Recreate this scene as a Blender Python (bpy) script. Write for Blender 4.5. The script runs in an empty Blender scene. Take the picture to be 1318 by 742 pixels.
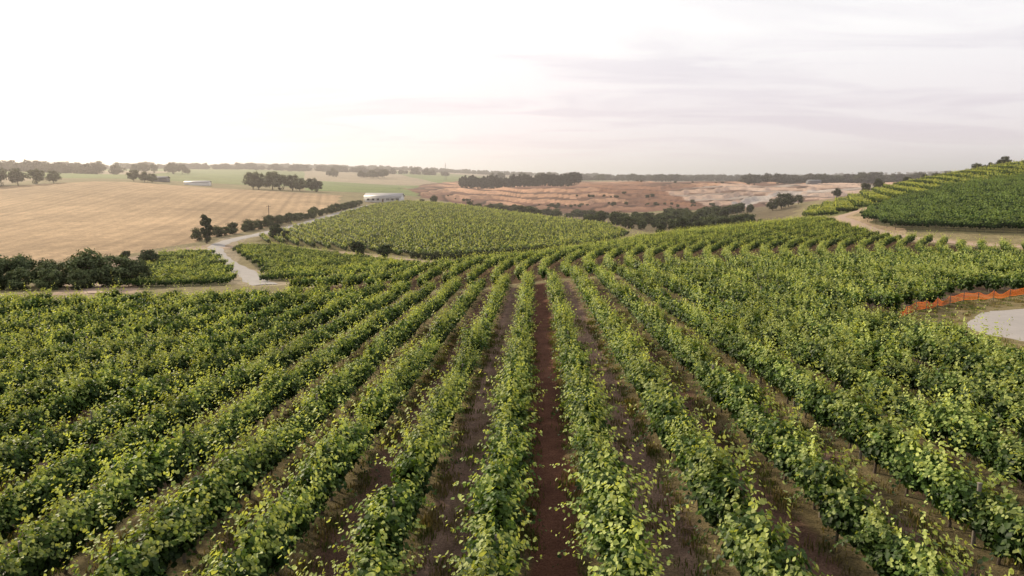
import bpy, math, numpy as np
from mathutils import Vector
rng=np.random.default_rng(7)
CAMZ=10.0
scene=bpy.context.scene
# ------------------------------------------------------------------ terrain
CP=[(-60,75,-13.7),(-30,80,-13.8),(0,85,-13.5),(30,85,-12.1),(60,85,-12.0),(-60,40,-12.0),(0,40,-11.4),(60,40,-10.0),
(-60,0,-10.2),(0,0,-9.6),(60,0,-8.1),(-150,60,-14),(-140,0,-12),(150,40,-8),(150,0,-6),
(0,100,-14.2),(30,100,-13.2),(70,100,-12.5),(13,138,-14.8),(-15,118,-15.2),(-8,130,-15.8),(-28,118,-17),(-20,160,-18.9),(45,187,-15),(60,150,-14),(78,200,-13),
(100,200,-11.3),(89,155,-12.5),(96,128,-12.2),(130,110,-9.5),(112,210,-9.2),(154,230,-2),(172,230,-.5),(109,146,-11.4),(120,180,-8.4),(200,180,4),
(247,330,8.5),(212,380,-2.5),(148,350,-15),(130,260,-9.2),(178,290,-1.2),(260,450,-5),(200,500,-16),(350,450,4),(400,330,17),(300,250,15),
(60,260,-19.5),(38,300,-18.8),(60,350,-21),(0,480,-21.6),(100,420,-21),(110,300,-18),(80,245,-17),(30,210,-18),
(-70,125,-18.3),(-73,118,-17.8),(-110,110,-17),(-200,110,-16),(-54,130,-18.5),(-80,178,-18.1),(-86,205,-17.7),(-86,240,-17.5),(-88,300,-16.8),(-86,400,-13.4),
(-24,162,-18.6),(-19,190,-18.9),(6,190,-18.8),(-71,195,-18),(-63,430,-12.8),(0,340,-17),(-30,300,-16.5),(-20,240,-18),(20,260,-18.4),(-30,400,-14.5),
(-337,450,-4),(-300,500,1),(-241,520,-3),(-119,480,-9),(-103,155,-18),(-94,225,-17.4),(-95,380,-14),(-180,300,-13.5),(-240,300,-13),(-200,400,-7.5),(-160,200,-17),
(110,700,-9.5),(35,720,-9),(200,690,-10),(0,1100,-2),(400,1000,-3),(0,620,-20),(120,610,-21),(220,600,-21),(320,690,-10),(300,620,-19),(250,1100,-1),(6,900,-8.5),(-100,900,-8),
(-250,700,-2),(-525,700,9),(-150,700,-5),(-80,560,-11),(-600,450,4),(-1100,1500,30),(-400,2000,36),(0,2000,16),(600,2000,10),(1200,2000,14),(800,900,8),(-2500,3500,60),
(-500,4000,52),(0,5000,26),(1500,4000,32),(3500,5000,60),(0,9000,30),(-5000,7000,80),(5000,7000,40)]
CP=np.array(CP,float)
def warp(x,y):
    dy=y+60; r=np.sqrt(x*x+dy*dy)+1e-6
    return 1.6*np.arctan2(x,dy), np.log(r)
def tps(r2): return 0.5*r2*np.log(r2+1e-12)
cu,cv=warp(CP[:,0],CP[:,1]); n=len(CP)
A=tps((cu[:,None]-cu)**2+(cv[:,None]-cv)**2)+np.eye(n)*1e-4
Pm=np.stack([np.ones(n),cu,cv],1)
M=np.block([[A,Pm],[Pm.T,np.zeros((3,3))]])
sol=np.linalg.solve(M,np.concatenate([CP[:,2],np.zeros(3)]))
def sstep(a,b,x):
    t=np.clip((x-a)/(b-a),0,1); return t*t*(3-2*t)
BH=4.4
def H(x,y,bench=False):
    x=np.asarray(x,float); y=np.asarray(y,float); sh=x.shape; x=x.ravel(); y=y.ravel()
    u,v=warp(x,y); z=np.empty_like(u)
    for s in range(0,len(u),60000):
        e=slice(s,s+60000)
        z[e]=tps((u[e,None]-cu)**2+(v[e,None]-cv)**2)@sol[:n]+sol[n]+sol[n+1]*u[e]+sol[n+2]*v[e]
    yn=np.maximum(y,-30)
    zn=-9.6-.046*yn+np.where(x>0,1.5*np.tanh(x/10),.6*np.tanh(x/15))
    y0=85+.25*np.clip(x,-60,0)
    w=sstep(0,35,y-y0); w=np.maximum(w,sstep(70,130,np.abs(x)))
    z=zn*(1-w)+z*w
    d=np.sqrt(x*x+y*y)
    z=z+.5*sstep(250,900,d)*(np.sin(x*.031+y*.017)+np.sin(x*.013-y*.023+1))+ .05*np.sin(x*.9+y*.3)*np.sin(y*.7)
    q=sstep(560,610,y)*sstep(1300,1050,y)*sstep(-160,-60,x)*sstep(600,450,x)   # quarry benches
    off=.5*np.sin(x*.012)+.25*np.sin(x*.045+y*.01)+.12*np.sin(x*.13)+.06*np.sin(x*.31+y*.1); zz=z/BH+off; f=zz-np.floor(zz); st=np.floor(zz)+sstep(.0,.22,f)*.8+.2*f; z=z*(1-q)+q*((st-off)*BH)
    if bench: return (z+CAMZ).reshape(sh), (q*(f<.26)).reshape(sh), f.reshape(sh)
    return (z+CAMZ).reshape(sh)
def inpoly(x,y,P):
    r=np.zeros(x.shape,bool); m=len(P)
    for i in range(m):
        x1,y1=P[i]; x2,y2=P[(i+1)%m]
        if y1==y2: continue
        c=((y1>y)!=(y2>y))&(x<(x2-x1)*(y-y1)/(y2-y1)+x1); r^=c
    return r
def dline(x,y,L):
    d=np.full(x.shape,1e9)
    for (x1,y1),(x2,y2) in zip(L[:-1],L[1:]):
        dx,dy=x2-x1,y2-y1; t=np.clip(((x-x1)*dx+(y-y1)*dy)/(dx*dx+dy*dy),0,1)
        d=np.minimum(d,np.hypot(x-x1-t*dx,y-y1-t*dy))
    return d
def chaikin(L,k=3):
    L=[tuple(p) for p in L]
    for _ in range(k):
        N=[L[0]]
        for a,b in zip(L[:-1],L[1:]):
            N+=[(a[0]*.75+b[0]*.25,a[1]*.75+b[1]*.25),(a[0]*.25+b[0]*.75,a[1]*.25+b[1]*.75)]
        L=N+[L[-1]]
    return L
# regions ------------------------------------------------------------
ROAD=chaikin([(-43,118),(-49,128),(-53,138),(-68,160),(-81,184),(-87,205),(-86,240),(-88,300),(-87,360),(-84,405)])
TRACKL=chaikin([(-60,98),(-72,116),(-85,148),(-88,175),(-83,188)])
TRACKB=chaikin([(-82,188),(-71,196),(-45,178),(-24,163),(0,162)])
TRACKR=chaikin([(130,108),(108,120),(96,130),(89,155),(93,180),(100,202),(104,222),(125,235)])
ROADR=chaikin([(60,60),(44,56),(37.5,51),(34.5,46),(35,41),(42,34)])
TRACKF=chaikin([(180,560),(210,620),(260,680),(400,730),(420,800)])
PATCH=[(25.6,51.5),(24.6,34),(31,25),(60,22),(85,60),(62,75),(46,67)]
GOLD=[(-150,140),(-104,152),(-96,180),(-95,225),(-97,300),(-97,380),(-119,482),(-241,522),(-300,505),(-350,470),(-420,440),(-420,200)]
BLKA=[(-66,112),(-50,118),(-58,140),(-79,176),(-85,168),(-82,145)]
BLKB=[(-76,186),(-50,138),(-45,124),(-24,124),(-21,150),(-45,172),(-66,189)]
BLKC=[(-78,207),(-72,201),(-45,184),(-19,170),(8,184),(30,210),(42,255),(42,300),(10,370),(-35,425),(-66,436),(-80,400),(-83,300),(-81,240)]
SECOND=[(-30,88),(100,93),(97,118),(90,130),(84,155),(88,180),(95,205),(98,240),(30,245),(-12,170),(-30,120)]
BLKD=[(95,167),(109,147),(128,122),(160,95),(260,160),(200,225),(172,236),(150,230),(112,214),(101,195)]
BLKE=[(108,228),(128,240),(150,238),(180,244),(230,220),(330,220),(380,300),(330,360),(250,372),(212,388),(150,352),(115,270)]
SCRUB=[(-20,455),(45,330),(55,270),(90,250),(115,300),(160,380),(190,480),(120,540),(0,520),(-40,490)]
BROWN=[(-70,540),(0,530),(120,560),(220,520),(500,700),(600,1150),(300,1350),(-80,1300),(-130,1000),(-120,760)]
QUARRY=[(170,575),(330,610),(440,760),(420,900),(300,860),(230,780),(150,700)]
def near_ok(x,y):
    edge=np.where(x<-2,88+(x+2)*.36,90.)
    return (y<edge)&(y>-2)&~inpoly(x,y,PATCH)&(x<78)
def second_ok(x,y):
    R=np.hypot(x-140,y-92); ph=np.arctan2(y-92,140-x); edge=np.where(x<-2,88+(x+2)*.36,90.)
    return inpoly(x,y,SECOND)&(R<143+26*sstep(.42,.1,ph))&(y>edge+3)&(y<132+(x+8)*1.6)
# ------------------------------------------------------------------ materials
def newmat(name):
    m=bpy.data.materials.new(name); m.use_nodes=True; nt=m.node_tree; nt.nodes.clear()
    out=nt.nodes.new('ShaderNodeOutputMaterial'); return m,nt,out
def simple(name,col,rough=.8,noise=.3,scale=5,metal=0,bump=.2):
    m,nt,out=newmat(name); N=nt.nodes; L=nt.links
    p=N.new('ShaderNodeBsdfPrincipled'); p.inputs['Roughness'].default_value=rough; p.inputs['Metallic'].default_value=metal
    tc=N.new('ShaderNodeTexCoord'); ns=N.new('ShaderNodeTexNoise'); ns.inputs['Scale'].default_value=scale; ns.inputs['Detail'].default_value=6
    mr=N.new('ShaderNodeMapRange'); mr.inputs['To Min'].default_value=1-noise; mr.inputs['To Max'].default_value=1+noise
    vm=N.new('ShaderNodeVectorMath'); vm.operation='SCALE'; vm.inputs[0].default_value=col
    L.new(tc.outputs['Object'],ns.inputs['Vector']); L.new(ns.outputs['Fac'],mr.inputs['Value']); L.new(mr.outputs[0],vm.inputs['Scale'])
    L.new(vm.outputs[0],p.inputs['Base Color']); b=N.new('ShaderNodeBump'); b.inputs['Strength'].default_value=bump
    L.new(ns.outputs['Fac'],b.inputs['Height']); L.new(b.outputs[0],p.inputs['Normal']); L.new(p.outputs[0],out.inputs[0]); return m
def foliage_mat(name,transl=.3,rough=.55,spec=.2):
    m,nt,out=newmat(name); N=nt.nodes; L=nt.links
    at=N.new('ShaderNodeAttribute'); at.attribute_name='Col'
    oi=N.new('ShaderNodeObjectInfo'); mr=N.new('ShaderNodeMapRange'); mr.inputs['To Min'].default_value=.76; mr.inputs['To Max'].default_value=1.2
    L.new(oi.outputs['Random'],mr.inputs['Value'])
    vm=N.new('ShaderNodeVectorMath'); vm.operation='SCALE'; L.new(at.outputs['Color'],vm.inputs[0]); L.new(mr.outputs[0],vm.inputs['Scale'])
    p=N.new('ShaderNodeBsdfPrincipled'); p.inputs['Roughness'].default_value=rough; p.inputs['Specular IOR Level'].default_value=spec
    L.new(vm.outputs[0],p.inputs['Base Color'])
    t=N.new('ShaderNodeBsdfTranslucent'); v2=N.new('ShaderNodeVectorMath'); v2.operation='MULTIPLY'; v2.inputs[1].default_value=(1.45,1.3,.5)
    L.new(vm.outputs[0],v2.inputs[0]); L.new(v2.outputs[0],t.inputs['Color'])
    mx=N.new('ShaderNodeMixShader'); mx.inputs[0].default_value=transl; L.new(p.outputs[0],mx.inputs[1]); L.new(t.outputs[0],mx.inputs[2]); L.new(mx.outputs[0],out.inputs[0]); return m
M_VINE=foliage_mat('vine_leaf',.38,.5,.25); M_TREE=foliage_mat('tree_leaf',.12,.7); M_GRASS=foliage_mat('dry_grass',.3,.8)
M_BARK=simple('bark',(.10,.075,.055),.9,.4,12); M_POST=simple('weathered_wood',(.22,.19,.16),.85,.3,10)
def ground_mat():
    m,nt,out=newmat('ground_soil'); N=nt.nodes; L=nt.links
    at=N.new('ShaderNodeAttribute'); at.attribute_name='Col'; tc=N.new('ShaderNodeTexCoord')
    def noise(sc,det,rough=.6):
        n_=N.new('ShaderNodeTexNoise'); n_.inputs['Scale'].default_value=sc; n_.inputs['Detail'].default_value=det; n_.inputs['Roughness'].default_value=rough
        L.new(tc.outputs['Object'],n_.inputs['Vector']); return n_
    def mr(src,a,b,lo=.3,hi=.7):
        r=N.new('ShaderNodeMapRange'); r.inputs['From Min'].default_value=lo; r.inputs['From Max'].default_value=hi; r.inputs['To Min'].default_value=a; r.inputs['To Max'].default_value=b
        L.new(src,r.inputs['Value']); return r.outputs[0]
    n1=noise(14,8,.7); n2=noise(1.1,6); n3=noise(.03,8,.7); n4=noise(.2,6,.7)
    def mul(a,b):
        q=N.new('ShaderNodeMath'); q.operation='MULTIPLY'; L.new(a,q.inputs[0]); L.new(b,q.inputs[1]); return q.outputs[0]
    f=mul(mul(mr(n1.outputs['Fac'],.5,1.5),mr(n2.outputs['Fac'],.72,1.28)),mul(mr(n3.outputs['Fac'],.78,1.22),mr(n4.outputs['Fac'],.80,1.20)))
    vm=N.new('ShaderNodeVectorMath'); vm.operation='SCALE'; L.new(at.outputs['Color'],vm.inputs[0]); L.new(f,vm.inputs['Scale'])
    p=N.new('ShaderNodeBsdfPrincipled'); p.inputs['Roughness'].default_value=.95; p.inputs['Specular IOR Level'].default_value=.1
    L.new(vm.outputs[0],p.inputs['Base Color'])
    b=N.new('ShaderNodeBump'); b.inputs['Strength'].default_value=.9; b.inputs['Distance'].default_value=.10
    L.new(n1.outputs['Fac'],b.inputs['Height']); L.new(b.outputs[0],p.inputs['Normal']); L.new(p.outputs[0],out.inputs[0]); return m
M_GROUND=ground_mat()
M_GRAVEL=simple('gravel',(.34,.31,.29),.95,.18,.8); M_DIRT=simple('dirt',(.38,.27,.20),.95,.2,.8)
# ------------------------------------------------------------------ mesh helpers
def mesh_np(name,V,F,cols=None,mats=(),midx=None,smooth=False):
    V=np.asarray(V,np.float32); F=np.asarray(F,np.int32); me=bpy.data.meshes.new(name)
    me.vertices.add(len(V)); me.vertices.foreach_set('co',V.ravel())
    me.loops.add(F.size); me.loops.foreach_set('vertex_index',F.ravel())
    me.polygons.add(len(F)); me.polygons.foreach_set('loop_start',np.arange(0,F.size,F.shape[1],dtype=np.int32))
    if midx is not None: me.polygons.foreach_set('material_index',np.asarray(midx,np.int32))
    me.update(calc_edges=True)
    if cols is not None:
        a=me.color_attributes.new('Col','FLOAT_COLOR','POINT'); c=np.ones((len(V),4),np.float32); c[:,:3]=cols; a.data.foreach_set('color',c.ravel())
    if smooth: me.polygons.foreach_set('use_smooth',np.ones(len(F),bool))
    for m in mats: me.materials.append(m)
    return me
def link(name,data,loc=(0,0,0),rotz=0,scale=1,parent=None):
    o=bpy.data.objects.new(name,data); o.location=loc; o.rotation_euler=(0,0,rotz)
    o.scale=(scale,)*3 if np.isscalar(scale) else scale
    scene.collection.objects.link(o)
    if parent is not None: o.parent=parent
    return o
class Geo:
    def __init__(s): s.V=[];s.F=[];s.C=[];s.M=[];s.n=0
    def add(s,V,F,C,m):
        V=np.asarray(V,float).reshape(-1,3); F=np.asarray(F,int); s.V.append(V); s.F.append(F+s.n); s.n+=len(V)
        C=np.asarray(C,float); s.C.append(np.broadcast_to(C,(len(V),3)) if C.ndim==1 else C); s.M.append(np.full(len(F),m))
    def tube(s,pts,rad,m,C=(.1,.08,.06),k=5):
        pts=np.asarray(pts,float); rad=np.broadcast_to(rad,(len(pts),)); V=[]
        d=np.gradient(pts,axis=0); d/=np.linalg.norm(d,axis=1)[:,None]+1e-9
        ref=np.array([1,0,0.]) if abs(d[0,2])>.7 else np.array([0,0,1.])
        for p,dd,r in zip(pts,d,rad):
            a=np.cross(dd,ref); a/=np.linalg.norm(a)+1e-9; b=np.cross(dd,a)
            for j in range(k):
                t=2*math.pi*j/k; V.append(p+r*(a*math.cos(t)+b*math.sin(t)))
        F=[[i*k+j,i*k+(j+1)%k,(i+1)*k+(j+1)%k,(i+1)*k+j] for i in range(len(pts)-1) for j in range(k)]
        s.add(V,F,C,m)
    def box(s,c,sz,m,C=(.5,.5,.5)):
        c=np.array(c,float); h=np.array(sz,float)/2
        V=[c+h*np.array(q) for q in [(-1,-1,-1),(1,-1,-1),(1,1,-1),(-1,1,-1),(-1,-1,1),(1,-1,1),(1,1,1),(-1,1,1)]]
        s.add(V,[[0,3,2,1],[4,5,6,7],[0,1,5,4],[1,2,6,5],[2,3,7,6],[3,0,4,7]],C,m)
    def leaves(s,P,N,D,S,C,m,wide=1.0):
        N=N/(np.linalg.norm(N,axis=1)[:,None]+1e-9); D=D-N*np.sum(N*D,1)[:,None]; D/=np.linalg.norm(D,axis=1)[:,None]+1e-9
        B=np.cross(N,D); loc=np.array([(0,0,0),(-.52*wide,.12,.14),(-.42*wide,.74,.08),(0,1.05,-.12),(.42*wide,.74,.08),(.52*wide,.12,.14)])
        V=P[:,None]+S[:,None,None]*(loc[None,:,0,None]*B[:,None]+loc[None,:,1,None]*D[:,None]+loc[None,:,2,None]*N[:,None])
        k=len(P); b=np.arange(k)[:,None]*6
        F=np.concatenate([b+np.array([0,3,2,1]),b+np.array([0,5,4,3])])
        s.add(V.reshape(-1,3),F,np.repeat(C,6,0),m)
    def mesh(s,name,mats):
        return mesh_np(name,np.concatenate(s.V),np.concatenate(s.F),np.concatenate(s.C),mats,np.concatenate(s.M))
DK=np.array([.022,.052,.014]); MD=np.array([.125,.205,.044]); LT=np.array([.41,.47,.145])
def make_vine(name,seed,L,nsh,nl,core,ls,tint=(1,1,1),zlift=0,trunk=True,h=.75):
    r=np.random.default_rng(seed); g=Geo(); tint=np.array(tint); P=[];N=[];D=[];S=[];C=[]
    z0=.92+zlift; npl=max(1,round(L/2)); size=r.uniform(.82,1.18,npl)
    for i in range(nsh):
        pl=r.integers(npl); x=-L/2+(pl+.5)*L/npl+np.clip(r.normal(0,.38),-1,1)*L/npl*.85; side=r.choice([-1,1]); out=side*min(1.0,abs(r.normal(.48,.32))); al=r.normal(0,.35); up=r.uniform(.3,1.25)*h/.75*size[pl]; g_=r.uniform(.2,.9); ln=r.uniform(.6,1.2)*size[pl]
        if r.random()<.14: up*=1.35; ln*=1.15; g_*=.5
        t=np.linspace(.1,1,nl)*ln; fr=t/1.1
        p=np.stack([x+al*t, out*t*1.05, z0+up*t-g_*t*t*(abs(out)+.15)*1.2],1)+r.normal(0,.045 if ls<.2 else .08,(nl,3))
        outv=np.array([al*.4,side*.7,0])
        P.append(p); N.append(np.array([0,0,.9])+outv*.7+r.normal(0,.42,(nl,3))); D.append(outv+np.array([0,0,-.45])+r.normal(0,.6,(nl,3)))
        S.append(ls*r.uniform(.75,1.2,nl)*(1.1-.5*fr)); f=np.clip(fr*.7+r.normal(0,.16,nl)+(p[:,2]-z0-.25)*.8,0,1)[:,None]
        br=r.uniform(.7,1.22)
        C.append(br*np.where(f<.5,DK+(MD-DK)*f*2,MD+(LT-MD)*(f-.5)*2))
    k=core; a=r.uniform(0,2*math.pi,k); rr=np.sqrt(r.uniform(.2,1,k))
    p=np.stack([r.uniform(-L/2,L/2,k),.45*rr*np.cos(a),z0+.08+.52*rr*np.sin(a)],1); bump=.22*np.cos(p[:,0]*2*math.pi*npl/L+math.pi)+.07*np.sin(p[:,0]*5+seed); p[:,1]*=1+bump; p[:,2]+=bump*.5
    o=np.stack([np.zeros(k),np.cos(a),np.sin(a)],1)
    P.append(p); N.append(o*.8+np.array([0,0,.4])+r.normal(0,.4,(k,3))); D.append(np.array([0,0,-.8])+r.normal(0,.6,(k,3)))
    S.append(ls*r.uniform(.8,1.25,k)); f=np.clip(.2+.3*np.sin(a)+r.normal(0,.15,k),0,1)[:,None]; C.append(DK+(MD-DK)*f)  # core leaves dark, darkest underneath: canopy shade put into leaf colour
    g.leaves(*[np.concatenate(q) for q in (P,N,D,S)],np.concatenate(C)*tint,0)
    if trunk:
        nt=max(1,int(L/2))
        for i in range(nt):
            x=-L/2+(i+.5)*L/nt; z=np.linspace(0,z0,5); g.tube(np.stack([x+r.normal(0,.03,5),r.normal(0,.03,5),z-.05],1),[.06,.045,.04,.04,.045],1)
        g.tube([(-L/2,0,z0),(0,.02,z0+.03),(L/2,0,z0)],[.03,.035,.03],1,k=4)
    me=g.mesh(name,[M_VINE,M_BARK]); return bpy.data.objects.new(name,me)
def coll(name,objs):
    c=bpy.data.collections.new(name)
    for o in objs: c.objects.link(o)
    return c
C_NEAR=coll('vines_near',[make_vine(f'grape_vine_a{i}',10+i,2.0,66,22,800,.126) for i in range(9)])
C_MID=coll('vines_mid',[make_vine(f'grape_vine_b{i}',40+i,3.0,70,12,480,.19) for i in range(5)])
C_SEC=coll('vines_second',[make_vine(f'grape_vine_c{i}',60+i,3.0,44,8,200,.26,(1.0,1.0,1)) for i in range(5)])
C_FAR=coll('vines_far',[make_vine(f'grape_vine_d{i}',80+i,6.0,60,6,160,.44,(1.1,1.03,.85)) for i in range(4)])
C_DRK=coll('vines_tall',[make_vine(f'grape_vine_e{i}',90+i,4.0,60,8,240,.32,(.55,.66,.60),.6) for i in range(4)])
# ------------------------------------------------------------------ geometry nodes instancer
def instancer(name,collection,P,rot,scl,idx):
    P=np.asarray(P,np.float32); k=len(P)
    me=bpy.data.meshes.new(name); me.vertices.add(k); me.vertices.foreach_set('co',P.ravel())
    for nm,tp,dat,key in (('rot','FLOAT_VECTOR',rot,'vector'),('scl','FLOAT_VECTOR',scl,'vector'),('idx','INT',idx,'value')):
        a=me.attributes.new(nm,tp,'POINT'); a.data.foreach_set(key,np.asarray(dat,np.int32 if tp=='INT' else np.float32).ravel())
    o=link(name,me); ng=bpy.data.node_groups.new(name+'_nodes','GeometryNodeTree')
    ng.interface.new_socket('Geometry',in_out='INPUT',socket_type='NodeSocketGeometry'); ng.interface.new_socket('Geometry',in_out='OUTPUT',socket_type='NodeSocketGeometry')
    N=ng.nodes; L=ng.links; gi=N.new('NodeGroupInput'); go=N.new('NodeGroupOutput'); ip=N.new('GeometryNodeInstanceOnPoints'); ci=N.new('GeometryNodeCollectionInfo')
    ci.inputs['Collection'].default_value=collection; ci.inputs['Separate Children'].default_value=True; ci.inputs['Reset Children'].default_value=True
    ip.inputs['Pick Instance'].default_value=True
    def na(nm,tp):
        q=N.new('GeometryNodeInputNamedAttribute'); q.data_type=tp; q.inputs['Name'].default_value=nm; return q.outputs[0]
    L.new(gi.outputs[0],ip.inputs['Points']); L.new(ci.outputs[0],ip.inputs['Instance']); L.new(na('idx','INT'),ip.inputs['Instance Index'])
    L.new(na('rot','FLOAT_VECTOR'),ip.inputs['Rotation']); L.new(na('scl','FLOAT_VECTOR'),ip.inputs['Scale']); L.new(ip.outputs[0],go.inputs[0])
    md=o.modifiers.new('instances','NODES'); md.node_group=ng; return o
def place(name,collection,X,Y,ang,smin=.9,smax=1.15,lift=0,flip=True,drop=0.0,zs=1.0,ws=1.0):
    X=np.array(X,float);Y=np.array(Y,float);ang=np.array(ang,float); k=len(X)
    keep=rng.random(k)>drop; X,Y,ang=X[keep],Y[keep],ang[keep]; k=len(X)
    Z=H(X,Y)+lift; a=ang+(np.pi*rng.integers(0,2,k) if flip else 0)
    rot=np.stack([np.zeros(k),np.zeros(k),a],1); s=rng.uniform(smin,smax,k)
    scl=np.stack([s*1.02,s*ws*rng.uniform(.88,1.12,k),s*zs*rng.uniform(.9,1.1,k)],1)
    return instancer(name,collection,np.stack([X,Y,Z],1),rot,scl,rng.integers(0,len(collection.objects),k))
# near rows
RD=.035; ra=math.atan2(1,RD)
nx,ny=[],[]; mx_,my_=[],[]; px_,py_=[],[]
for k in range(-26,28):
    for seg,y0,y1,X_,Y_ in ((2.0,3,46,nx,ny),(3.0,46.5,92,mx_,my_)):
        y=np.arange(y0+(k%3)*.5,y1,seg*.97); x=-.95+3*k+RD*y
        ok=near_ok(x,y)&(np.abs(x)<.86*y+12); X_+=list(x[ok]+rng.normal(0,.06,ok.sum())); Y_+=list(y[ok])
    y=np.arange(4+(k%2)*2,88,6.); x=-.95+3*k+RD*y; ok=near_ok(x,y)&(np.abs(x)<.8*y+6); px_+=list(x[ok]); py_+=list(y[ok])
place('vineyard_rows',C_NEAR,nx,ny,[ra]*len(nx),.86,1.18,drop=.006,zs=1.06,ws=.95)
place('vineyard_rows',C_MID,mx_,my_,[ra]*len(mx_),.88,1.14,zs=1.04,ws=.86)
g=Geo(); g.tube([(0,0,-.2),(0,0,1),(0,0,1.62)],[.05,.05,.05],0,k=7); g.box((0,0,1.62),(.09,.09,.02),0)
place('trellis_posts',coll('posts',[bpy.data.objects.new('trellis_post',g.mesh('trellis_post',[M_POST]))]),px_,py_,[0]*len(px_),.97,1.03)
# second field, rows on concentric arcs
sx,sy,sa=[],[],[]
for R in np.arange(40,172,3.3):
    ph=np.arange(-.12,math.pi/2+.2,3.0*.97/R); x=140-R*np.cos(ph); y=92+R*np.sin(ph); ok=second_ok(x,y)
    sx+=list(x[ok]); sy+=list(y[ok]); sa+=list(math.pi/2-ph[ok])
place('curved_vineyard_rows',C_SEC,sx,sy,sa,.92,1.12,ws=.74)
def block(name,poly,c,dirv,spacing,seg,**kw):
    d=np.array(dirv,float); d/=np.linalg.norm(d); nrm=np.array([-d[1],d[0]]); P=np.array(poly); a=P@d; b=P@nrm
    S_,T_=np.meshgrid(np.arange(a.min(),a.max(),seg),np.arange(b.min(),b.max(),spacing)); x=S_*d[0]+T_*nrm[0]; y=S_*d[1]+T_*nrm[1]
    x=x.ravel();y=y.ravel(); ok=inpoly(x,y,poly); return place(name,c,x[ok],y[ok],[math.atan2(d[1],d[0])]*int(ok.sum()),**kw)
block('valley_vineyard_rows',BLKA,C_SEC,(1,.25),3.4,2.9,smin=.8,smax=1,ws=.8)
block('valley_vineyard_rows',BLKB,C_SEC,(1,.12),3.4,2.9,smin=.8,smax=1,ws=.8)
block('hillside_vineyard_rows',BLKC,C_FAR,(-.50,1),3.3,5.6,smin=.95,smax=1.1,zs=.95,ws=.75)
block('terrace_vineyard_rows',BLKD,C_DRK,(.57,-.82),3.2,3.9,smin=1.1,smax=1.25,ws=.85)
block('ridge_vineyard_rows',BLKE,C_FAR,(.75,-.35),4.2,5.8,smin=.95,smax=1.1,ws=.9)
# ------------------------------------------------------------------ ground sheet
az=np.concatenate([np.linspace(-80,-47,50,endpoint=False),np.linspace(-47,47,960),np.linspace(47,80,51)[1:]])*math.pi/180
rr=np.exp(np.linspace(math.log(12),math.log(11000),960)); AZ,RR=np.meshgrid(az,rr); X=RR*np.sin(AZ); Y=RR*np.cos(AZ)-25
Z,BF,BFR=H(X,Y,True)
wx=X+1.2*np.sin(Y*.21)+.8*np.sin(X*.37+Y*.11); wy=Y+1.2*np.sin(X*.19)+.7*np.sin(Y*.41)
col=np.empty(X.shape+(3,)); DRY=np.array([.27,.20,.12])
d=np.hypot(X,Y)
col[:]=DRY*np.array([.85,.95,.85])
far=sstep(600,3500,d)[...,None]; col[:]=col*(1-far)+np.array([.25,.22,.19])*far  # ground fades paler and greyer with distance: haze put into the colour
def paint(mask,c,soft=1.0): col[mask]=col[mask]*(1-soft)+np.array(c)*soft
cell=np.floor((X+.3*Y)/210)*7.3+np.floor((Y-.2*X)/330)*3.1; rnd=np.mod(np.sin(cell*12.9898)*43758.5,1)
fz=(d>560)
paint(fz&(rnd<.35),(.19,.22,.09),.7); paint(fz&(rnd>.7),(.36,.28,.20),.6)
leftg=fz&(X<0)&(Y<1500); paint(leftg&(rnd<.6),(.16,.20,.07),.75)
bm=inpoly(wx,wy,BROWN); st=.5+.5*np.sin(Y*.09+1.5*np.sin(X*.013)+X*.03); st2=(.5+.5*np.sin(Y*.047+X*.013+1.3*np.sin(X*.02)))*(.5+.5*np.sin(X*.021+Y*.012))
c3=np.array([.165,.078,.050])*(1-st[...,None]*.4)+np.array([.26,.145,.10])*(st[...,None]*.4); c3=c3*(1-.65*st2[...,None])+np.array([.06,.05,.034])*.65*st2[...,None]
bf=BF[...,None]*(.35+.65*(np.sin(X*.017+Y*.003)>-.5))[...,None]; c3=c3*(1-.9*bf)+np.array([.52,.30,.19])*.9*bf  # bench faces painted paler to offset their backlit shade
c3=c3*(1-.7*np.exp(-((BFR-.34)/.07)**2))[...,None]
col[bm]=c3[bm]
quar=inpoly(wx,wy,QUARRY); qs=(.5+.5*np.sin(Y*.06+X*.035+1.2*np.sin(X*.05)))[...,None]**2; qc=np.array([.40,.33,.28])*qs+np.array([.155,.09,.062])*(1-qs); bq=(BF>0)[...,None]*.75; qc=qc*(1-bq)+np.array([.62,.43,.32])*bq; qc=qc*(1-.7*np.exp(-((BFR-.34)/.07)**2))[...,None]; col[quar]=qc[quar]  # pale quarry rock; bench faces lightened further to offset backlit shade
paint(inpoly(wx,wy,SCRUB),(.15,.115,.07),.8)
gm=inpoly(wx,wy,GOLD); gs=.5+.5*np.sin((X*.97+Y*.25)*1.1); gl=.5+.5*np.sin(X*.02+1.7*np.sin(Y*.017))*np.sin(Y*.025+X*.011); g3=.5+.5*np.sin(X*.11+2*np.sin(Y*.05))*np.sin(Y*.09+X*.03)
tram=np.exp(-(((X*.97+Y*.25)%18-9)/.8)**2)
gc=np.array([.50,.345,.205])*(1-.14*gs[...,None])*(1-.24*gl[...,None])*(1-.10*g3[...,None])*(1-.18*tram[...,None]); col[gm]=gc[gm]
for B,c in ((BLKA,(.10,.09,.045)),(BLKB,(.10,.09,.045)),(BLKC,(.15,.13,.05)),(BLKD,(.12,.11,.06)),(BLKE,(.13,.14,.05))): paint(inpoly(X,Y,B),c)
paint(second_ok(X,Y),(.15,.095,.055))
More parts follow.
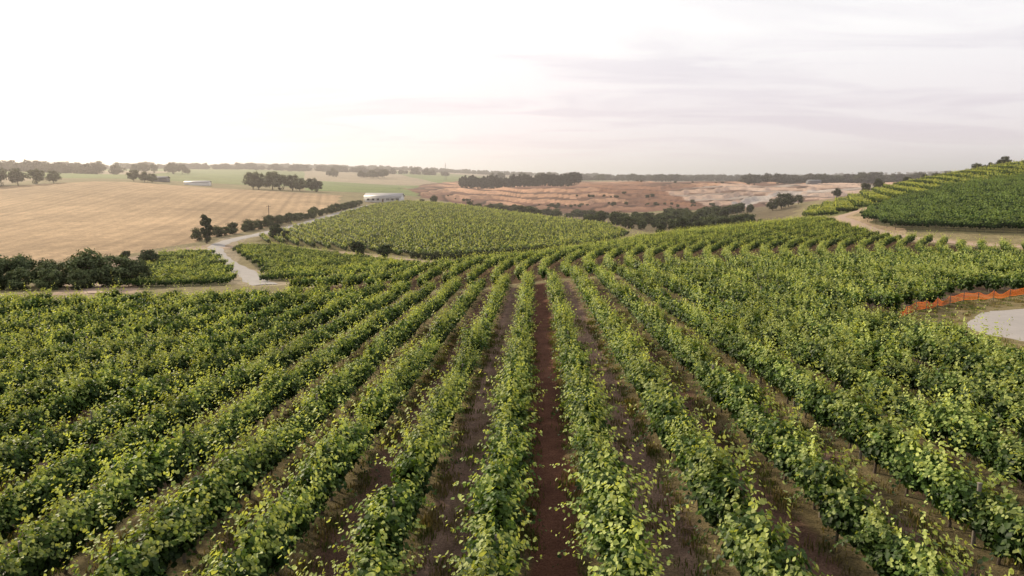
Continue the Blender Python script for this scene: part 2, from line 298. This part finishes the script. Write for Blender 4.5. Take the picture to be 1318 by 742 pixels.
# near soil
s=(X-RD*Y+.95)/3; kk=np.floor(s); fr=s-kk; ce=np.abs(fr-.5)*3   # distance from alley centre
nm=near_ok(X,Y+1)&(d<200)
even=(np.mod(kk,2)==0); wob=.12*np.sin(Y*.8+kk*2)+.1*np.sin(Y*2.3+kk)+.06*np.sin(Y*5.1)
red=np.array([.165,.078,.050]); lite=np.array([.285,.185,.135]); edge=np.array([.225,.18,.095])
base=np.where(even[...,None],red,lite); base=np.where((np.mod(kk,4)==3)[...,None],lite*.85,base); base=np.where((even&(kk!=0))[...,None],np.array([.185,.11,.078]),base)
tr=np.exp(-((ce-.48)/.16)**2)[...,None]*(~even)[...,None]; base=base*(1-.4*tr)+np.array([.36,.25,.19])*.4*tr
ew=sstep(.68,1.0,ce+wob)[...,None]; ec=np.where(even[...,None],edge*.75,edge); cn=base*(1-ew)+ec*ew
gp=(np.exp(-((ce)/.22)**2)*(~even)*(.5+.5*np.sin(Y*1.1+kk*3)))[...,None]*.5; cn=cn*(1-gp)+np.array([.23,.19,.09])*gp
col[nm]=cn[nm]
Z=Z+np.where(nm,.06*np.cos(fr*2*np.pi)-.03*np.exp(-((ce-.48)/.15)**2),0)
paint(inpoly(X+.4*np.sin(Y),Y+.4*np.sin(X),PATCH),(.25,.20,.10))
for Ln,w,c in ((ROAD,3.4,(.32,.26,.18)),(TRACKL,6.5,(.36,.26,.19)),(TRACKB,3.2,(.35,.26,.17)),(TRACKR,4.5,(.38,.28,.18)),(TRACKF,7,(.46,.40,.35))):
    paint(dline(wx,wy,Ln)<w,c,.9)
V=np.stack([X,Y,Z],-1).reshape(-1,3); R_,C_=X.shape
I=(np.arange(R_-1)[:,None]*C_+np.arange(C_-1)[None]).ravel(); F=np.stack([I,I+1,I+C_+1,I+C_],1)
link('ground',mesh_np('ground',V,F,col.reshape(-1,3),[M_GROUND],smooth=True))
def ribbon(name,Ln,w,mat,lift=.10):
    P=np.array(Ln); seg=np.hypot(*np.diff(P,axis=0).T); t=np.concatenate([[0],np.cumsum(seg)]); q=np.arange(0,t[-1],1.5)
    x=np.interp(q,t,P[:,0]); y=np.interp(q,t,P[:,1]); dx=np.gradient(x);dy=np.gradient(y); l=np.hypot(dx,dy); nx_,ny_=-dy/l,dx/l
    o=np.linspace(-1,1,7); ww=w/2*(1+.08*np.sin(q*.7)); Xr=x[:,None]+nx_[:,None]*o*ww[:,None]; Yr=y[:,None]+ny_[:,None]*o*ww[:,None]; Zr=H(Xr,Yr)+lift-.08*np.abs(o)**4
    Vr=np.stack([Xr,Yr,Zr],-1).reshape(-1,3); I=(np.arange(len(q)-1)[:,None]*7+np.arange(6)).ravel()
    link(name,mesh_np(name,Vr,np.stack([I,I+1,I+8,I+7],1),None,[mat],smooth=True))
ribbon('gravel_road',ROAD,4.2,M_GRAVEL); ribbon('gravel_road',ROADR,5,M_GRAVEL,.08)
ribbon('dirt_track',TRACKL,3.6,M_DIRT); ribbon('dirt_track',TRACKB,2.6,M_DIRT); ribbon('dirt_track',TRACKR,3.5,M_DIRT)
# ------------------------------------------------------------------ grass tufts
def tuft(name,seed,c1,c2,h=.2,nb=26,sp=.16):
    r=np.random.default_rng(seed); g=Geo(); k=nb
    P=np.stack([r.normal(0,sp,k),r.normal(0,sp,k),np.full(k,-.02)],1); a=r.uniform(0,6.28,k)
    D=np.stack([np.cos(a)*.5,np.sin(a)*.5,r.uniform(.5,1.2,k)],1); N_=np.stack([np.cos(a),np.sin(a),np.full(k,-.3)],1)
    C=np.array(c1)+(np.array(c2)-np.array(c1))*r.random((k,1)); g.leaves(P,N_,D,h*r.uniform(.5,1.2,k),C,0,wide=.12); return bpy.data.objects.new(name,g.mesh(name,[M_GRASS]))
C_T=coll('tufts',[tuft(f'tuft{i}',i,(.28,.23,.11),(.19,.17,.07),.16) for i in range(3)]+[tuft(f'tuftg{i}',9+i,(.12,.17,.04),(.20,.22,.07),.15) for i in range(3)])
tx,ty=[],[]
for k in range(-9,12):
    m=520; y=3+55*rng.random(m)**1.3; off=np.where(rng.random(m)<.85,rng.choice([-1,1],m)*rng.normal(.6,.17,m),1.5+rng.normal(0,.25,m) if k%2 else rng.normal(.6,.2,m)); x=-.95+3*k+RD*y+off
    ok=near_ok(x,y)&(np.abs(x)<.85*y+3); tx+=list(x[ok]); ty+=list(y[ok])
m=3600; x=rng.uniform(25,75,m); y=rng.uniform(28,74,m); ok=inpoly(x,y,PATCH)&(dline(x,y,ROADR)>2.8); tx+=list(x[ok]); ty+=list(y[ok])
place('dry_grass',C_T,tx,ty,rng.uniform(0,6.28,len(tx)),.6,1.5)
# ------------------------------------------------------------------ trees
def make_tree(name,seed,h,w,th,ncl,lpc,ls,c1,c2,shape='round',trunks=1):
    r=np.random.default_rng(seed); g=Geo(); ch=h-th; cz=th+ch*.5; cc=[]
    while len(cc)<ncl:
        p=r.uniform(-1,1,3); q=np.linalg.norm(p)
        if q>1 or q<.35: continue
        if shape=='column': p[:2]*=np.sqrt(max(0,1-abs(p[2])**3))
        cc.append((p[0]*w/2*.82,p[1]*w/2*.82,cz+p[2]*ch*.46))
    cc=np.array(cc); z=np.linspace(0,1,5); top=th+ch*.55; bend=r.normal(0,.05*h,2)
    tp=np.stack([bend[0]*z**2,bend[1]*z**2,z*top-.2],1); g.tube(tp,h*.028*(1.2-z*.9),1,k=6)
    for c in cc[::2]:
        i=r.uniform(.3,.9); b=np.array([bend[0]*i*i,bend[1]*i*i,i*top]); m_=(b+c)/2+np.array([0,0,-.03*h]); g.tube([b,m_,c],[h*.012,h*.008,h*.003],1,k=4)
    P=[];N=[];D=[];S=[];C=[]
    for c in cc:
        k=lpc; v=r.normal(0,1,(k,3)); v/=np.linalg.norm(v,axis=1)[:,None]; rad=w*r.uniform(.10,.19)*(1.15 if ncl<30 else 1); p=c+v*rad*np.array([1,1,.75])*r.uniform(.5,1.1,(k,1))
        p[:,2]=np.maximum(p[:,2],.05*h)
        P.append(p); N.append(v+np.array([0,0,.3])+r.normal(0,.4,(k,3))); D.append(r.normal(0,1,(k,3))+np.array([0,0,-.4])); S.append(ls*r.uniform(.6,1.3,k))
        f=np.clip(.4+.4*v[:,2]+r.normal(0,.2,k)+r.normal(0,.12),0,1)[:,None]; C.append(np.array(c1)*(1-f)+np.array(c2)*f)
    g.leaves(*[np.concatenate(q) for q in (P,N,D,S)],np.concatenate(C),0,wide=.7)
    return g.mesh(name,[M_TREE,M_BARK])
OL1,OL2=(.036,.052,.026),(.16,.20,.09)
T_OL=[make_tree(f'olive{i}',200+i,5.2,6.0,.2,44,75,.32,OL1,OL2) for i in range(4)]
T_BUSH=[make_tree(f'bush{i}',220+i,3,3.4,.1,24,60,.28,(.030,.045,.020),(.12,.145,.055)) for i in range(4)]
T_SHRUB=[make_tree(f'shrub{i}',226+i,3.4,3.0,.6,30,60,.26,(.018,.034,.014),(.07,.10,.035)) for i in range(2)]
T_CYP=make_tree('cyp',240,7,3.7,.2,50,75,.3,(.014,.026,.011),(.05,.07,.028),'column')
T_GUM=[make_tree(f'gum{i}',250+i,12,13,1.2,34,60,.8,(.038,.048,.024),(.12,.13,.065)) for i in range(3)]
T_HZ=[make_tree(f'hz{i}',260+i,8,15,.3,20,40,1.2,(.06,.06,.04),(.12,.115,.08)) for i in range(4)]  # distant crowns paler and greyer: haze put into the leaf colour
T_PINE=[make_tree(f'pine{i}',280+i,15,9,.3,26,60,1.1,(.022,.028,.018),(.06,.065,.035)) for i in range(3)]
def tree(name,me,x,y,h,baseh,w=1):
    z=float(H(np.array([x]),np.array([y]))[0]); s=h/baseh; link(name,me,(x,y,z-.1),rng.uniform(0,6.28),(s*w,s*w,s))
for x,y,h in ((-92,106,5.8),(-88.5,109,6.6),(-85.5,111,6.4),(-82.5,113,5.4),(-79.5,115,4.8),(-76.5,113,4.6),(-73.5,115,5.6),(-70.8,113,6.2),(-68.2,116,5.8),(-65.5,118,4.8),(-86,105,4.2),(-82,107,4.0),(-78,107,3.6),(-74,108,3.6),(-70,109,3.2),(-89.5,104,4.0)): tree('olive_tree',T_OL[rng.integers(4)],x,y,h,5.2,.98)
for x,y,h in ((-80,150,4.2),(-82.5,152,3.0),(-37.5,165,4.5),(-30.5,163,4.3),(-74,214,5),(-71,215,3),(-91,160,2.6)): tree('round_shrub',T_SHRUB[rng.integers(2)],x,y,h,3.4,1.0)
tree('cypress_tree',T_CYP,-89.5,200,9.5,7,.74)
for x,y,h in ((-197,525,13),(-191,520,12),(-184,530,14),(-176,522,13),(-168,528,12),(-160,520,10),(-152,524,10),(-147,520,9),(-350,470,13),(-360,480,14),(-342,478,12),(-333,484,11),(-355,474,10),(-368,470,13),(-325,490,9),(-290,530,9),(-283,532,8),(-276,530,7)): tree('eucalyptus_tree',T_GUM[rng.integers(3)],x,y,h,12,1.0)
for x,y,h in ((150,395,7),(157,400,9),(165,410,8),(175,420,6),(215,405,7),(226,395,5),(236,385,4.5),(205,400,6),(248,365,4),(262,372,6),(270,378,6),(266,370,4),(277,365,5),(285,372,7),(198,420,6),(236,352,5),(241,349,4),(247,348,6),(222,372,4)): tree('eucalyptus_tree',T_GUM[rng.integers(3)],x,y,h,12,1.0)
def asobj(mes): return [bpy.data.objects.new(m.name,m) for m in mes]
CB=coll('bushes',asobj(T_BUSH)); CH=coll('hazetrees',asobj(T_HZ)); CPN=coll('pines',asobj(T_PINE)); CG=coll('gums',asobj(T_GUM))
hx,hy=[],[]
y=208.
while y<405:
    x=-93+3*math.sin(y*.02); hx.append(x+rng.normal(0,.8)); hy.append(y); y+=rng.uniform(2.2,7)
place('hedgerow',CB,hx,hy,[0]*len(hx),.8,1.5,flip=False)
t=np.linspace(0,1,36); place('hedge',CB,np.interp(t,[0,1],[-24,9])+rng.normal(0,.4,36),np.interp(t,[0,.4,1],[168.5,168.5,182.5]),t*0,.4,.7)
def belt(L,m,sp):
    P=np.array(L,float); t=np.concatenate([[0],np.cumsum(np.hypot(*np.diff(P,axis=0).T))]); q=rng.random(m); q=np.where(rng.random(m)<.6,np.round(q*11)/11+rng.normal(0,.02,m),q); q=np.clip(q,0,1)*t[-1]
    return np.interp(q,t,P[:,0])+rng.normal(0,sp,m),np.interp(q,t,P[:,1])+rng.normal(0,sp,m)
bx,by=[],[]
for L_,m,sp in (([(-18,500),(30,505),(75,490)],50,3),([(45,330),(70,345),(100,395),(140,420)],80,6),([(50,290),(75,300),(95,345),(120,400)],60,6),([(60,262),(85,275),(105,310)],40,4),([(-60,455),(-20,450),(20,410)],22,4),([(30,440),(90,450),(150,470)],30,6)):
    a_,b_=belt(L_,m,sp); bx+=list(a_); by+=list(b_)
place('creek_bushland',CB,bx,by,np.array(bx)*0,.7,2.0)
x,y=[],[]
for L_,m,sp in (([(20,590),(90,600),(170,590)],40,5),([(150,900),(330,860)],10,6),([(60,660),(140,655)],12,4),([(-60,600),(0,600)],10,4)): a_,b_=belt(L_,m,sp); x+=list(a_); y+=list(b_)
place('hillside_scrub',CB,x,y,np.array(x)*0,.5,1.4,zs=.75)
x=np.linspace(-66,86,90); place('pine_windbreak',CPN,x+rng.normal(0,1,90),900+rng.normal(0,4,90),x*0,.9,1.15)
x,y=[],[]
for L_,m,sp in (([(-60,1420),(40,1400),(130,1400)],24,9),([(190,1400),(330,1350)],26,9),([(-330,1200),(-220,1200)],14,8),([(430,960),(560,900)],22,7),([(-700,1050),(-480,1000)],20,9)): a_,b_=belt(L_,m,sp); x+=list(a_); y+=list(b_)
place('horizon_tree_clumps',CG,x,y,np.array(x)*0,.7,1.35)
hx,hy=[],[]
for (x1,y1,x2,y2,m,sp) in ((-1500,1400,-200,1600,380,22),(-1000,950,-520,860,200,18),(-900,2200,300,2300,420,30),(100,1550,700,1500,200,12),(250,1950,1500,1750,300,30),(320,950,560,1000,90,8),(-3000,3500,2500,3500,500,60)):
    t=rng.random(m); q=np.where(rng.random(m)<.5,np.round(t*13)/13+rng.normal(0,.016,m),t); hx+=list(x1+(x2-x1)*q+rng.normal(0,sp,m)); hy+=list(y1+(y2-y1)*q+rng.normal(0,sp,m))
place('distant_tree_line',CH,hx,hy,np.array(hx)*0,.55,1.6)
# ------------------------------------------------------------------ buildings
M_WHITE=simple('white_paint',(.74,.72,.70),.6,.08,2); M_ROOF=simple('metal_roof',(.40,.38,.37),.5,.12,2,.2); M_GLASS=simple('window_glass',(.04,.05,.06),.1,.1,1); M_DOOR=simple('door_paint',(.16,.10,.07),.6,.1,2)
def building(name,x,y,rot,L,W,hw,hr,nwin,wallm=M_WHITE,roofm=M_ROOF):
    z=float(H(np.array([x]),np.array([y]))[0]); e=bpy.data.objects.new(name,None); scene.collection.objects.link(e); e.location=(x,y,z); e.rotation_euler=(0,0,rot)
    g=Geo(); g.box((0,0,hw/2-.5),(L,W,hw+1),0)
    g.add([(-L/2,-W/2,hw),(-L/2,W/2,hw),(-L/2,0,hw+hr),(-L/2,0,hw+hr)],[[0,1,2,3]],(.5,.5,.5),0); g.add([(L/2,-W/2,hw),(L/2,W/2,hw),(L/2,0,hw+hr),(L/2,0,hw+hr)],[[0,1,2,3]],(.5,.5,.5),0)
    link('walls',g.mesh('walls',[wallm]),parent=e)
    g=Geo(); o=.6
    for sgn in (-1,1):
        a=np.array([(-L/2-o,sgn*(W/2+o),hw-o*hr/(W/2)),(L/2+o,sgn*(W/2+o),hw-o*hr/(W/2)),(L/2+o,0,hw+hr),(-L/2-o,0,hw+hr)])+np.array([0,0,.06]); b=a+np.array([0,0,.12])
        g.add(np.concatenate([a,b]),[[0,1,2,3],[4,5,6,7],[0,1,5,4],[1,2,6,5],[2,3,7,6],[3,0,4,7]],(.5,.5,.5),0)
    link('roof',g.mesh('roof',[roofm]),parent=e)
    if nwin:
        g=Geo(); gf=Geo()
        for i in range(nwin):
            xx=-L/2+L*(i+.7)/(nwin+.4)
            if i==nwin//2: continue
            g.box((xx,-W/2-.02,1.7),(1.5,.06,1.2),0); gf.box((xx,-W/2-.03,1.04),(1.8,.16,.1),0); gf.box((xx,-W/2-.035,1.7),(.07,.08,1.2),0)
        link('windows',g.mesh('windows',[M_GLASS]),parent=e); link('window_frames',gf.mesh('window_frames',[M_WHITE]),parent=e)
        g=Geo(); xx=-L/2+L*(nwin//2+.7)/(nwin+.4); g.box((xx,-W/2-.03,1.05),(1.1,.08,2.1),0); link('door',g.mesh('door',[M_DOOR]),parent=e)
        g=Geo()
        for i in range(7): g.box((-L/2+L*i/6,-W/2-2.2,1.3),(.14,.14,2.6),0)
        link('verandah_posts',g.mesh('verandah_posts',[M_WHITE]),parent=e)
        g=Geo(); a=np.array([(-L/2,-W/2-2.4,2.5),(L/2,-W/2-2.4,2.5),(L/2,-W/2-.61,2.78),(-L/2,-W/2-.61,2.78)]); b=a+np.array([0,0,.1]); g.add(np.concatenate([a,b]),[[0,1,2,3],[4,5,6,7],[0,1,5,4],[1,2,6,5],[2,3,7,6],[3,0,4,7]],(.5,.5,.5),0); link('verandah_roof',g.mesh('verandah_roof',[roofm]),parent=e)
building('farmhouse',-80,432,-.1,23,8,3.6,1.9,7)
GST=simple('grey_steel',(.13,.13,.14),.8,.1,2)
building('farm_shed',-248,545,.1,18,8,2.4,1.0,0); building('farm_shed',-285,560,.1,12,8,3,1.2,0,GST,GST); building('farm_shed',395,905,0,16,10,4,1.5,0,GST,GST)
M_DK=simple('dark_wood',(.06,.05,.045),.9,.2,6)
def pole(name,x,y,h):
    z=float(H(np.array([x]),np.array([y]))[0]); g=Geo(); g.tube([(0,0,-.3),(0,0,h/2),(0,0,h)],[.16,.14,.11],0,k=8); g.box((0,0,h-.6),(1.8,.12,.14),0)
    for q in (-.75,0,.75): g.tube([(q,0,h-.53),(q,0,h-.3)],[.05,.04],0,k=6)
    link(name,g.mesh(name,[M_DK]),(x,y,z),.3)
pole('power_pole',-101,285,7.5)
g=Geo()
for sx_,sy_ in ((-1,-1),(1,-1),(1,1),(-1,1)): g.tube([(sx_*1.5,sy_*1.5,0),(sx_*.3,sy_*.3,30)],[.16,.1],0,k=4)
for i in range(10):
    z=i*3; w=1.5-1.2*z/30; w2=1.5-1.2*(z+3)/30
    g.tube([(-w,-w,z),(w2,-w2,z+3)],[.07,.07],0,k=4); g.tube([(w,w,z),(-w2,w2,z+3)],[.07,.07],0,k=4)
link('radio_mast',g.mesh('radio_mast',[M_POST]),(-120,1250,float(H(np.array([-120.]),np.array([1250.]))[0])))
# orange safety fence
M_OR=foliage_mat('orange_plastic',.3,.5); M_ST=simple('steel_picket',(.08,.08,.09),.5,.1,4); OC=(.90,.24,.07)
FL=chaikin([(27.8,48.5),(31.5,53.5),(39,60),(48,65),(62,70)],2); P=np.array(FL); t=np.concatenate([[0],np.cumsum(np.hypot(*np.diff(P,axis=0).T))])
e=bpy.data.objects.new('orange_safety_fence',None); scene.collection.objects.link(e)
q=np.arange(0,t[-1],.13); fx=np.interp(q,t,P[:,0]); fy=np.interp(q,t,P[:,1]); fz_=H(fx,fy); ph=(q%2.6)/2.6; sag=-.24*np.sin(ph*np.pi)*(1+.9*np.sin(q*.6)); g=Geo(); LO,HI=.35,.95
for hh in np.linspace(LO,HI,5):
    zz=fz_+hh+sag*(hh/HI); w=.055 if hh in(LO,HI) else .035
    V0=np.stack([fx,fy,zz-w/2],1); V1=np.stack([fx,fy,zz+w/2],1); k=len(q); I=np.arange(k-1); g.add(np.concatenate([V0,V1]),np.stack([I,I+1,I+1+k,I+k],1),OC,0)
for i in range(0,len(q)-1):
    a,b=(fx[i],fy[i]),(fx[i]+(fx[i+1]-fx[i])*.26,fy[i]+(fy[i+1]-fy[i])*.26); zl=fz_[i]+LO+sag[i]*LO/HI; zh=fz_[i]+HI+sag[i]; g.add([(a[0]+.003,a[1]+.003,zl),(b[0]+.003,b[1]+.003,zl),(b[0]+.003,b[1]+.003,zh),(a[0]+.003,a[1]+.003,zh)],[[0,1,2,3]],OC,0)
link('netting',g.mesh('netting',[M_OR]),parent=e)
g=Geo()
for qq in np.arange(0,t[-1],2.6):
    a,b=np.interp(qq,t,P[:,0]),np.interp(qq,t,P[:,1]); z=float(H(np.array([a]),np.array([b]))[0]); g.tube([(a,b-.04,z-.2),(a,b-.04,z+1.1)],[.025,.025],0,k=5)
link('pickets',g.mesh('pickets',[M_ST]),parent=e)
# ------------------------------------------------------------------ haze: a real, thin volume of dusty air over the valley
g=Geo(); g.box((0,4200,45),(16000,8200,260),0)
m,nt,out=newmat('haze_air'); vs=nt.nodes.new('ShaderNodeVolumeScatter'); vs.inputs['Color'].default_value=(1,.92,.90,1); vs.inputs['Density'].default_value=.00028; vs.inputs['Anisotropy'].default_value=.5
nt.links.new(vs.outputs[0],out.inputs['Volume']); link('haze',g.mesh('haze',[m]))
# ------------------------------------------------------------------ sky & sun
SAZ=math.radians(-50); SEL=math.radians(26)
w=bpy.data.worlds.new('World'); scene.world=w; w.use_nodes=True; nt=w.node_tree; N=nt.nodes; L=nt.links; N.clear()
out=N.new('ShaderNodeOutputWorld'); bg=N.new('ShaderNodeBackground'); bg.inputs['Strength'].default_value=.1
sky=N.new('ShaderNodeTexSky'); sky.sky_type='NISHITA'; sky.sun_disc=False; sky.sun_elevation=SEL; sky.sun_rotation=SAZ; sky.dust_density=3
tc=N.new('ShaderNodeTexCoord'); sp=N.new('ShaderNodeSeparateXYZ'); L.new(tc.outputs['Generated'],sp.inputs[0])
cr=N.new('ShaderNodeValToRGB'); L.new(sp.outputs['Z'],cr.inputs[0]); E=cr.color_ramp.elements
E[0].position=0; E[0].color=(1.06,.91,.90,1); E[1].position=1; E[1].color=(.72,.72,.73,1)  # zenith above the frame dimmed to raise contrast of sun against sky light
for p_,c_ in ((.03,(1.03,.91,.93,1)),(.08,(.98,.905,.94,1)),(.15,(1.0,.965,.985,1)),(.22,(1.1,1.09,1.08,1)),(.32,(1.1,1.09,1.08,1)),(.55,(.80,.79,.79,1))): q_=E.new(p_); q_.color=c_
ad=N.new('ShaderNodeMath'); ad.operation='ADD'; ad.inputs[1].default_value=.12; L.new(sp.outputs['Z'],ad.inputs[0])
dv=N.new('ShaderNodeVectorMath'); dv.operation='DIVIDE'; cb=N.new('ShaderNodeCombineXYZ')
for i in range(3): L.new(ad.outputs[0],cb.inputs[i])
L.new(tc.outputs['Generated'],dv.inputs[0]); L.new(cb.outputs[0],dv.inputs[1])
mp=N.new('ShaderNodeMapping'); mp.inputs['Scale'].default_value=(.5,1.2,0); mp.inputs['Rotation'].default_value=(0,0,.75); mp.inputs['Location'].default_value=(3.2,1.1,0); L.new(dv.outputs[0],mp.inputs[0])
ns=N.new('ShaderNodeTexNoise'); ns.inputs['Scale'].default_value=1.3; ns.inputs['Detail'].default_value=9; ns.inputs['Roughness'].default_value=.55; ns.inputs['Distortion'].default_value=.7; L.new(mp.outputs[0],ns.inputs['Vector'])
mr=N.new('ShaderNodeMapRange'); mr.inputs['From Min'].default_value=.44; mr.inputs['From Max'].default_value=.60; mr.inputs['To Min'].default_value=0; mr.inputs['To Max'].default_value=.13; L.new(ns.outputs['Fac'],mr.inputs['Value'])
fd=N.new('ShaderNodeMapRange'); fd.inputs['From Min'].default_value=.0; fd.inputs['From Max'].default_value=.07; L.new(sp.outputs['Z'],fd.inputs['Value'])
ml=N.new('ShaderNodeMath'); ml.operation='MULTIPLY'; L.new(mr.outputs[0],ml.inputs[0]); L.new(fd.outputs[0],ml.inputs[1])
sb=N.new('ShaderNodeVectorMath'); sb.operation='MULTIPLY_ADD'; L.new(ml.outputs[0],sb.inputs[0]); sb.inputs[1].default_value=(-1.05,-1.12,-.85); sb.inputs[2].default_value=(.02,.02,.025)
sm=N.new('ShaderNodeVectorMath'); sm.operation='ADD'; L.new(cr.outputs['Color'],sm.inputs[0]); L.new(sb.outputs[0],sm.inputs[1])
dt=N.new('ShaderNodeVectorMath'); dt.operation='DOT_PRODUCT'; L.new(tc.outputs['Generated'],dt.inputs[0]); dt.inputs[1].default_value=(-.46,.88,.03)
gr=N.new('ShaderNodeMapRange'); gr.inputs['From Min'].default_value=.75; gr.inputs['From Max'].default_value=1; gr.inputs['To Max'].default_value=.14; L.new(dt.outputs['Value'],gr.inputs['Value'])
gs_=N.new('ShaderNodeVectorMath'); gs_.operation='SCALE'; gs_.inputs[0].default_value=(1,.74,.62); L.new(gr.outputs[0],gs_.inputs['Scale'])
s2=N.new('ShaderNodeVectorMath'); s2.operation='ADD'; L.new(sm.outputs[0],s2.inputs[0]); L.new(gs_.outputs[0],s2.inputs[1])
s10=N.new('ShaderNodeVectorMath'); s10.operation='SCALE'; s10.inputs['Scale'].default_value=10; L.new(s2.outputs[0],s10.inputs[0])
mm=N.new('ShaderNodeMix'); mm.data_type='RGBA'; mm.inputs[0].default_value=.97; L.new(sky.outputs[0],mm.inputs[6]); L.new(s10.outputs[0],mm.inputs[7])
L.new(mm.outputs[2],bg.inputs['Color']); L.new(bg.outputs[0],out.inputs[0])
sd=bpy.data.lights.new('sun','SUN'); sd.energy=5.0; sd.angle=math.radians(4); sd.color=(1,.85,.62)
so=bpy.data.objects.new('sun',sd); scene.collection.objects.link(so)
dirv=Vector((math.sin(SAZ)*math.cos(SEL),math.cos(SAZ)*math.cos(SEL),math.sin(SEL))); so.rotation_euler=dirv.to_track_quat('Z','Y').to_euler(); so.location=(0,0,60)
scene.view_settings.view_transform='Standard'; scene.view_settings.look='None'; scene.view_settings.exposure=0
cd=bpy.data.cameras.new('camera'); cd.sensor_width=36; cd.lens=24.0; cd.clip_end=20000; cam=bpy.data.objects.new('camera',cd); scene.collection.objects.link(cam)
cam.location=(0,0,CAMZ); cam.rotation_euler=(math.radians(90-8.8),0,0); scene.camera=cam
